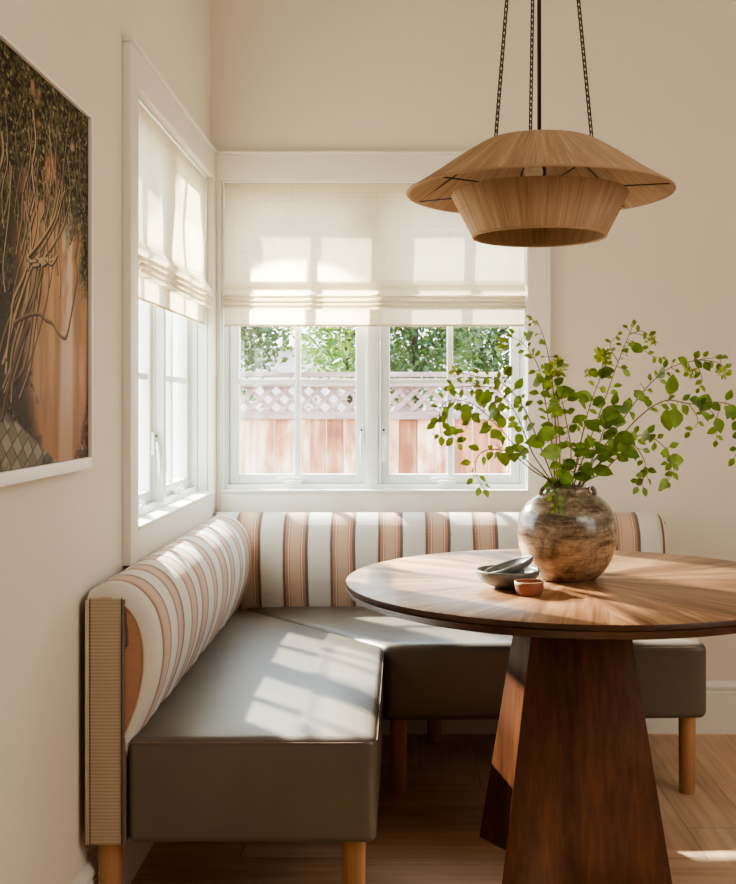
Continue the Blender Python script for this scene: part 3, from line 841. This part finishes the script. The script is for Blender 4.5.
def branch(label, pts, dof, lsize=.034, start=.3, step=.021, flower=(), side=(), big=(), name='leafy_branch'):
    n = len(pts); P = []
    b0 = px(pts[0][0], pts[0][1], 2.885)
    base = Vector((mouth.x + max(-.032, min(.032, (b0.x - mouth.x) * .9)), mouth.y + max(-.03, min(.03, dof * .15)), vc.z + .232))
    foot = Vector((mouth.x - (base.x - mouth.x) * .6, mouth.y - (base.y - mouth.y) * .5, vc.z + .06))
    P = [foot, base]
    for i, (x, y) in enumerate(pts[1:]):
        t = (i + 1) / (n - 1); P.append(px(x, y, 2.885 + dof * t ** 1.2))
    C = crv(P); L = [0]
    for i in range(1, len(C)): L.append(L[-1] + (C[i] - C[i - 1]).length)
    th = thing(name, label, 'plant stem', base, 'leafy stems in the vase')
    st = MB(); st.tube(C, [.0026 * (1 - .65 * l / L[-1]) for l in L], 6)
    lv = MB(); fls = []
    cnt = 0
    def at(l):
        for i in range(1, len(C)):
            if L[i] >= l:
                t = (l - L[i - 1]) / max(1e-6, L[i] - L[i - 1]); return C[i - 1].lerp(C[i], t), (C[i] - C[i - 1]).normalized()
        return C[-1], (C[-1] - C[-2]).normalized()
    l0 = L[8]; l = l0 + (L[-1] - l0) * start
    while l < L[-1]:
        p, t = at(l); f = (l - l0) / (L[-1] - l0)
        for sgn in ((1, -1) if rng.random() < .65 else (rng.choice((1, -1)),)):
            sd = t.cross(Vector((rng.uniform(-.3, .3), -1, rng.uniform(-.3, .3)))).normalized() * sgn
            d = (t * rng.uniform(.2, .9) + sd * rng.uniform(.6, 1) + Vector((0, rng.uniform(-.8, .5), rng.uniform(-.6, .2))))
            d.normalize()
            nr = Vector((rng.uniform(-.7, .7), -1, rng.uniform(.1, 1.1)))
            ls = lsize * rng.uniform(.65, 1.25) * (1.15 - .45 * f)
            pe = p + d * rng.uniform(.006, .014)
            st.tube([p, pe], .0007, 4)
            add_leaf(lv, pe, d, nr, ls, rng.uniform(.85, 1.25), rng.uniform(0, .35)); cnt += 1
        l += step * rng.uniform(.7, 1.4)
    # terminal leaf
    add_leaf(lv, C[-1], (C[-1] - C[-3]), Vector((.2, -1, .6)), lsize * .8)
    for (x, y, r) in big:
        q = px(x, y, 2.885 + dof * .6 + rng.uniform(-.03, .02))
        i = min(range(8, len(C)), key=lambda i: (C[i] - q).length)
        d = (q - C[i]); dn = d.normalized() if d.length > 1e-3 else Vector((0, 0, 1))
        dn = (dn + Vector((rng.uniform(-.4, .4), rng.uniform(-.4, 0), rng.uniform(-.2, .4)))).normalized()
        s0 = q - dn * r * .5
        st.tube([C[i], s0], .0009, 4)
        add_leaf(lv, s0, dn, Vector((rng.uniform(-.5, .5), -1, rng.uniform(0, .6))), r * 1.0, 1.05, .2)
    for (x, y, r) in flower:
        q = px(x, y, 2.885 + dof * .9)
        i = min(range(8, len(C)), key=lambda i: (C[i] - q).length)
        if (C[i] - q).length > .004: st.tube([C[i], (C[i] + q) / 2 + Vector((0, 0, .005)), q], .0009, 4)
        f1 = MB(); add_cluster(f1, q, r, rng); fls.append(f1)
    for sp in side:
        Q = [px(x, y, 2.885 + dof * .8 + .01 * k) for k, (x, y) in enumerate(sp)]
        i = min(range(8, len(C)), key=lambda i: (C[i] - Q[0]).length); Q[0] = C[i]
        D = crv(Q, 6); st.tube(D, [.0013 - .0007 * k / len(D) for k in range(len(D))], 5)
        for k in range(4, len(D), 3):
            t = (D[k] - D[k - 1]).normalized()
            sd = t.cross(Vector((0, -1, 0))).normalized() * rng.choice((1, -1))
            add_leaf(lv, D[k], t * rng.uniform(.2, .8) + sd, Vector((rng.uniform(-.5, .5), -1, rng.uniform(0, 1))), lsize * rng.uniform(.55, .95), 1.0, .2)
        add_leaf(lv, D[-1], D[-1] - D[-3], Vector((0, -1, .4)), lsize * .7)
    st.build('stem', M['stem'], th, smooth=True)
    lv.build('leaves', M['leaf'], th, smooth=True)
    for f1 in fls: f1.build('flower', M['flower'], th, smooth=True)
    return th
branch('leafy stem reaching lowest and farthest left across the window, tip drooping', [(553, 489), (528, 462), (503, 432), (476, 406), (452, 400), (440, 410), (441, 436)], -.08,
       flower=(), side=([(452, 400), (447, 425), (452, 436), (458, 444)], [(476, 406), (470, 420), (462, 436)]), big=((491, 415, .05), (486, 398, .05), (466, 416, .045), (496, 433, .045)))
branch('leafy stem arching left with a round leaf at its tip, before the window muntin', [(553, 489), (532, 452), (518, 418), (500, 392), (478, 386), (452, 388)], .06, big=((452, 388, .042), (480, 398, .045), (508, 370, .038), (519, 384, .035)))
branch('stem with a yellow-green flower tip pointing left at the fence lattice', [(556, 489), (540, 446), (522, 405), (500, 382), (474, 376), (454, 372)], .12, .022, .5, .026, flower=((455, 372, .022), (477, 383, .018)), big=((509, 372, .034),))
branch('stem curving up and left to a yellow flower below the blind hem', [(556, 489), (552, 444), (545, 400), (538, 366), (524, 345), (512, 337)], .05, .028, .35, .026, flower=((503, 343, .024), (528, 335, .018)), big=((529, 336, .036), (534, 352, .036), (541, 378, .05), (548, 384, .045), (537, 382, .045)))
branch('tallest left stem rising past the window casing to small buds', [(557, 489), (556, 435), (552, 380), (546, 345), (539, 326), (530, 318)], -.05, .018, .45, .030, flower=((536, 323, .010), (530, 318, .009)), big=((543, 342, .03), (549, 368, .036)))
branch('upright stem ending in a yellow flower beside the window casing', [(558, 489), (560, 445), (556, 405), (552, 380), (558, 367)], -.12, .034, .3, .03, flower=((558, 367, .032),), big=((555, 398, .05), (564, 392, .055)))
branch('short upright stem with the pair of large leaves in the middle of the bouquet', [(566, 489), (571, 452), (566, 420), (561, 396)], -.14, .045, .3, .03, big=((546, 434, .06), (536, 442, .058), (552, 452, .065), (584, 452, .05), (556, 466, .05)))
branch('stem topped by the largest yellow flower, right of the bouquet middle', [(572, 489), (580, 446), (590, 405), (600, 378), (603, 358)], -.02, .034, .3, .022, flower=((603, 357, .034), (588, 372, .016)), big=((606, 372, .05), (601, 374, .045), (584, 396, .05), (600, 402, .05), (594, 374, .03)))
branch('tallest right stem rising to a dark bud with a flower beside it', [(574, 489), (590, 440), (606, 396), (618, 362), (626, 342), (633, 325)], .05, .024, .35, .022, flower=((652, 341, .020), (633, 325, .009)), side=([(626, 342), (640, 348), (652, 356), (662, 358)], [(628, 335), (642, 331), (652, 338)], [(618, 362), (610, 345), (618, 335)]), big=((637, 348, .042), (627, 373, .028), (625, 350, .03)))
branch('long stem reaching right to round leaves level with the flowers', [(578, 489), (602, 450), (628, 412), (650, 384), (672, 367), (698, 360), (722, 357)], .06, .026, .45, .028, flower=((690, 373, .026), (722, 373, .026)), side=([(700, 361), (716, 362), (728, 370)], [(695, 366), (702, 378), (699, 388)]), big=((662, 373, .046), (684, 362, .046), (698, 362, .044), (721, 357, .038), (707, 366, .032)))
branch('long stem reaching farthest right with broad dark leaves past the table edge', [(580, 489), (606, 456), (636, 420), (664, 401), (692, 404), (716, 402), (736, 408), (746, 432), (734, 458)], -.04, .032, .35, .034,
       side=([(700, 404), (712, 412), (717, 425), (716, 440)], [(690, 408), (698, 420), (690, 432)]), big=((672, 385, .055), (705, 402, .062), (697, 402, .055), (706, 415, .042), (731, 411, .048), (719, 425, .042), (676, 417, .062), (668, 420, .058), (640, 395, .04)))
branch('stem leaning right with pale broad leaves over the vase shoulder', [(578, 489), (594, 456), (606, 424), (613, 405)], -.10, .044, .25, .026, big=((612, 412, .062), (606, 420, .06), (618, 420, .055), (628, 405, .042), (600, 447, .055), (589, 450, .06), (626, 438, .055), (622, 446, .055), (630, 452, .055)))
branch('low right stem bending down to a drooping leaf near the wall', [(582, 489), (600, 474), (618, 457), (638, 436), (656, 440), (670, 457), (667, 480)], -.03, .032, .4, .026, side=([(665, 450), (674, 470), (664, 485)],), big=((666, 453, .042), (676, 460, .052), (664, 484, .040), (645, 436, .05), (652, 438, .04)))
branch('right stem with a hanging sprig of small leaves above the table top', [(580, 489), (606, 458), (630, 444), (642, 456), (646, 472), (638, 487)], -.12, .030, .3, .024, big=((645, 473, .040), (639, 482, .03), (624, 447, .05), (616, 452, .045)))
branch('low left stem bending down to a drooping bright leaf before the window sill', [(553, 489), (532, 470), (508, 452), (488, 450), (477, 458), (476, 474), (484, 489)], -.12, .030, .35, .027, big=((474, 473, .042), (504, 458, .055), (514, 456, .05), (500, 446, .045), (523, 452, .045)))
branch('tiny sprig hanging over the front of the vase neck', [(557, 488), (553, 484), (555, 494), (557, 508)], -.15, .018, .3, .012, big=((558, 500, .018), (555, 507, .018), (560, 508, .018)), name='leafy_sprig')
branch('short stem with thick foliage packed just above the vase mouth', [(572, 489), (574, 474), (578, 462), (580, 452)], -.06, .04, .1, .010, big=((568, 478, .05), (580, 476, .05), (588, 470, .045), (560, 474, .04), (552, 482, .035)))

# ------------------------------------------------------------------ pendant lamp
lc = Vector((.353, 2.85, 1.75))
pl = thing('pendant_lamp', 'wide hat-shaped jute pendant lamp hanging over the table on black chains', 'lamp', (lc.x, lc.y, 1.635))
hat = dense([(.118, .1255), (.136, .127), (.150, .122), (.20, .092), (.27, .044), (.335, .002), (.3405, -.003)], 3)
hin = [(.3405, -.003), (.336, -.006), (.331, -.003)] + dense([(.331, -.003), (.266, .039), (.197, .086), (.148, .115), (.118, .1195)], 3)[1:]
MB().lathe(hat, lc, 128).build('shade', M['jute'], pl, smooth=True)
bh = MB().lathe(hin, lc, 128).build('shade_lining', M['jute'], pl, smooth=True)
MB().ring(lc + Vector((0, 0, -.003)), .3385, .0035, n=128, m=8).build('brim_binding', M['jute'], bh, smooth=True)
dr = MB().lathe([(.224, -.003), (.2265, -.008), (.172, -.113), (.169, -.116), (.166, -.112), (.2205, -.008), (.222, -.003), (.224, -.003)], lc, 128).build('drum', M['jute'], pl, smooth=True, auto=60)
MB().ring(lc + Vector((0, 0, -.114)), .169, .004, n=96, m=8).build('rim', M['jute'], dr, smooth=True)
fm = MB()
for k in range(6):
    a = R(30 + 60 * k) + R(8)
    d = Vector((math.cos(a), math.sin(a), 0))
    fm.tube([lc + d * .02 + Vector((0, 0, .006)), lc + d * .335 + Vector((0, 0, -.002))], .0018, 6)
    fm.tube([lc + d * .335 + Vector((0, 0, -.003)), lc + d * .14 + Vector((0, 0, .112))], .0016, 6)
fm.ring(lc + Vector((0, 0, .114)), .14, .0022, n=48)
fm.build('wire_frame', M['metal_black'], pl, smooth=True)
CZ = RZ
MB().tube([lc + Vector((0, 0, .04)), Vector((lc.x, lc.y, CZ - .02))], .0052, 12).build('rod', M['metal_black'], pl, smooth=True)
MB().lathe([(0, 0), (.062, 0), (.062, .018), (0, .022)], (lc.x, lc.y, CZ - .022), 40).build('ceiling_canopy', M['metal_black'], pl, smooth=True, auto=40)
sk = MB().lathe([(0, .06), (.016, .06), (.017, .03), (.017, .0), (0, 0)], lc + Vector((0, 0, .04)), 24).build('socket', M['metal_black'], pl, smooth=True, auto=40)
MB().lathe([(0, -.052), (.014, -.048), (.023, -.036), (.026, -.022), (.022, -.008), (.014, 0), (.013, .006), (0, .006)], lc + Vector((-.016, -.01, .072)), 24).build('bulb', M['bulb'], pl, smooth=True)
for k, a in enumerate((R(93), R(213), R(331))):
    p0 = lc + Vector((.141 * math.cos(a), .141 * math.sin(a), .124)); p1 = Vector((lc.x + .03 * math.cos(a), lc.y + .03 * math.sin(a), CZ - .02))
    ax = (p1 - p0); Ln = ax.length; ax.normalize(); ch = MB()
    u = ax.cross(Vector((0, 1, 0))).normalized(); w_ = ax.cross(u)
    pitch = .0152; m_ = int(Ln / pitch)
    for i in range(m_):
        c = p0 + ax * (i + .5) * Ln / m_
        s1, s2 = (u, w_) if i % 2 else (w_, u)
        q = (u * .8 + w_ * .6) if i % 2 else (u * .6 - w_ * .8)
        s1 = q; s2 = ax.cross(q)
        mat = Matrix((s1, ax, s2)).transposed()
        V = []; n1 = 12; n2 = 5; Fc = []
        for a_ in range(n1):
            t = 2 * math.pi * a_ / n1
            cx, cy = .0047 * math.cos(t), .0047 * math.sin(t) + (.0056 if math.sin(t) > 0 else -.0056)
            for b_ in range(n2):
                be = 2 * math.pi * b_ / n2
                V.append(c + mat @ Vector((cx + .0018 * math.cos(be) * math.cos(t), cy + .0018 * math.cos(be) * math.sin(t), .0018 * math.sin(be))))
        for a_ in range(n1):
            for b_ in range(n2):
                Fc.append((a_ * n2 + b_, ((a_ + 1) % n1) * n2 + b_, ((a_ + 1) % n1) * n2 + (b_ + 1) % n2, a_ * n2 + (b_ + 1) % n2))
        ch.add(V, Fc)
    ch.build('chain', M['metal_black'], pl)

# ------------------------------------------------------------------ outside
GZ = -.35
struct('ground', MB().box(-14, 14, BACK + TH, 26, GZ - .1, GZ).box(-14, LEFT - TH, -10, BACK + TH, GZ - .1, GZ), M['ground'])
FD = 8.0
fx0, fx1 = -3.6, 3.2
fn = thing('wooden_fence', 'sunlit cedar board fence with lattice top outside the back window', 'fence', (0, FD, GZ))
rng2 = random.Random(3)
x = fx0
while x < fx1:
    wd = .125 + rng2.uniform(-.01, .012)
    MB().box(x, x + wd - .006, FD + rng2.uniform(0, .008), FD + .022, GZ, 1.10).build('board', M['cedar'], fn)
    x += wd
for (z0, z1, d) in ((1.09, 1.145, .03), (1.325, 1.375, .03), (1.395, 1.43, .06)):
    MB().box(fx0, fx1, FD - d, FD + .03, z0, z1).build('rail', M['cedar_grey'], fn, bevel=.004)
lat = MB()
zz0, zz1 = 1.14, 1.33; h = zz1 - zz0; sp = .118
k = fx0
while k < fx1:
    for sgn, dy in ((1, 0), (-1, .012)):
        a = Vector((k if sgn > 0 else k + h, FD + dy, zz0)); b = Vector((k + h if sgn > 0 else k, FD + dy, zz1)); w_ = .024
        lat.add([a - Vector((w_, 0, 0)), a + Vector((w_, 0, 0)), b + Vector((w_, 0, 0)), b - Vector((w_, 0, 0)),
                 a + Vector((-w_, .008, 0)), a + Vector((w_, .008, 0)), b + Vector((w_, .008, 0)), b + Vector((-w_, .008, 0))],
                [(0, 1, 2, 3), (7, 6, 5, 4), (0, 4, 5, 1), (1, 5, 6, 2), (2, 6, 7, 3), (3, 7, 4, 0)])
    k += sp
lat.build('lattice', M['cedar_grey'], fn)
for xx in (-2.2, .02, 2.2):
    MB().box(xx - .045, xx + .045, FD + .03, FD + .12, GZ, 1.42).build('post', M['cedar_grey'], fn, bevel=.005)

def tree(label, x, y, zc, rx, rz, n, seed, m, name='garden_tree'):
    rg = random.Random(seed)
    th = thing(name, label, 'tree', (x, y, GZ), 'trees behind the fence')
    tr = MB(); tr.tube([(x, y, GZ), (x + .05, y, .6), (x - .03, y + .02, zc)], [.05, .04, .02], 8)
    for k in range(6):
        a = rg.uniform(0, 6.28); tr.tube([(x, y, zc - rz * .5 + k * .1), (x + rx * .6 * math.cos(a), y + rx * .5 * math.sin(a), zc + rg.uniform(-.2, rz * .6))], [.03, .008], 6)
    tr.build('trunk', M['bark'], th)
    lf = MB(); cl = []
    for k in range(int(n / 17)):
        v = Vector((rg.gauss(0, 1), rg.gauss(0, 1), rg.gauss(0, 1))).normalized() * rg.uniform(.35, 1) ** .5
        cl.append(Vector((x + v.x * rx, y + v.y * rx * .6, zc + v.z * rz)))
    for c in cl:
        for k in range(45):
            p = c + Vector((rg.gauss(0, .13), rg.gauss(0, .13), rg.gauss(0, .13)))
            d = Vector((rg.gauss(0, 1), rg.gauss(0, 1), rg.gauss(0, .7)))
            nr = Vector((rg.gauss(0, 1), rg.gauss(0, 1), rg.gauss(0, 1)))
            d.normalize(); s_ = d.cross(nr).normalized(); L_ = rg.uniform(.05, .10)
            lf.add([p, p + d * L_ * .5 + s_ * L_ * .22, p + d * L_, p + d * L_ * .5 - s_ * L_ * .22], [(0, 1, 2, 3)])
    lf.build('foliage', m, th)
tree('dark leafy tree behind the fence, seen in the left upper panes', -1.62, 9.4, 2.1, .62, .85, 2700, 1, M['hedge'])
tree('bright sparse tree behind the fence, seen in the second upper pane from the left', -.55, 11.3, 2.2, .42, .9, 1400, 2, M['hedge_light'])
tree('dense dark tree behind the fence, seen in the middle right upper pane', .12, 9.9, 2.1, .55, .9, 2700, 3, M['hedge'])
tree('dark tree behind the fence, seen in the rightmost upper panes', .95, 11.2, 2.1, .6, .85, 2500, 4, M['hedge'])
tree('pale green tree outside the left wall window', -4.2, 13.0, 2.2, .9, 1.1, 2500, 5, M['hedge_light'])
hs = thing('neighbour_house', 'pale lavender neighbouring house glimpsed behind the trees', 'house', (-.9, 15, GZ))
hw = MB().box(-3.0, 1.2, 14, 17, GZ, 1.9).build('house_wall', M['house_wall'], hs)
MB().add([(-3.2, 13.8, 1.9), (1.4, 13.8, 1.9), (1.4, 17.2, 1.9), (-3.2, 17.2, 1.9), (-3.2, 15.5, 2.7), (1.4, 15.5, 2.7)], [(0, 1, 5, 4), (2, 3, 4, 5), (0, 4, 3), (1, 2, 5), (0, 3, 2, 1)]).build('roof', M['roof'], hs)

# ------------------------------------------------------------------ light
def aim(o, d): o.rotation_euler = Vector(d).to_track_quat('-Z', 'Y').to_euler()
def light(name, typ, loc, d, energy, col, **kw):
    l = bpy.data.lights.new(name, typ); l.energy = energy; l.color = col
    for k, v in kw.items(): setattr(l, k, v)
    o = bpy.data.objects.new(name, l); COL.objects.link(o); o.location = loc; aim(o, d); return o
light('sun', 'SUN', (-4, 9, 6), (1, -1.05, -1.40), 26.0, (1, .94, .86), angle=R(2.0))
def beam(name, a, b, e, ang):
    light(name, 'SPOT', a, Vector(b) - Vector(a), e, (1, .88, .72), spot_size=R(ang), spot_blend=.15, shadow_soft_size=.02)
beam('added_sun_spot', (-1.07, 5.0, 1.90), (.75, 2.60, .75), 1500, 26)  # added spot outside the back window, imitates low sun on the table
beam('added_sun_spot', (-2.60, 5.30, 2.64), (.25, 2.75, .66), 4200, 25)  # added spot outside the left window, brightens tabletop and pedestal
light('overhead_fill', 'AREA', (1.9, .4, 2.9), (-.45, .6, -1), 25, (1, .965, .90), shape='DISK', size=1.6)  # added soft fill from above, no ceiling fitting stands here
light('side_fill', 'AREA', (3.0, .8, 2.0), (-1, .55, -.12), 20, (1, .965, .91), shape='RECTANGLE', size=1.6, size_y=1.6)  # added fill panel from the right, no window in that wall
W = bpy.data.worlds.new('sky'); SC.world = W; W.use_nodes = True
nt = W.node_tree; nt.nodes.clear(); n = N(nt)
tc = n.n('TexCoord'); sp_ = n.n('SeparateXYZ'); nt.links.new(tc.outputs['Generated'], sp_.inputs[0])
col = n.ramp(sp_.outputs[2], [(0, (.92, .96, 1.0)), (.5, (.72, .84, 1.0))])
bg = n.n('Background'); nt.links.new(col, bg.inputs[0]); bg.inputs[1].default_value = 7.0
wo = n.n('OutputWorld'); nt.links.new(bg.outputs[0], wo.inputs[0])

# ------------------------------------------------------------------ camera
cam = bpy.data.cameras.new('camera'); co = bpy.data.objects.new('camera', cam); COL.objects.link(co)
co.location = (0, 0, EYE); co.rotation_euler = (R(90), 0, 0)
cam.sensor_fit = 'HORIZONTAL'; cam.sensor_width = 36; cam.lens = F / 736 * 36
cam.shift_x = -(VX - 368) / 736; cam.shift_y = (VY - 442) / 736
cam.clip_start = .02
SC.camera = co
SC.view_settings.view_transform = 'AgX'
try: SC.view_settings.look = 'AgX - Medium High Contrast'
except Exception: pass
SC.view_settings.exposure = 0.36
SC.cycles.max_bounces = 10; SC.cycles.diffuse_bounces = 6; SC.cycles.transparent_max_bounces = 16
SC.cycles.use_denoising = True
SC.cycles.sample_clamp_indirect = 6
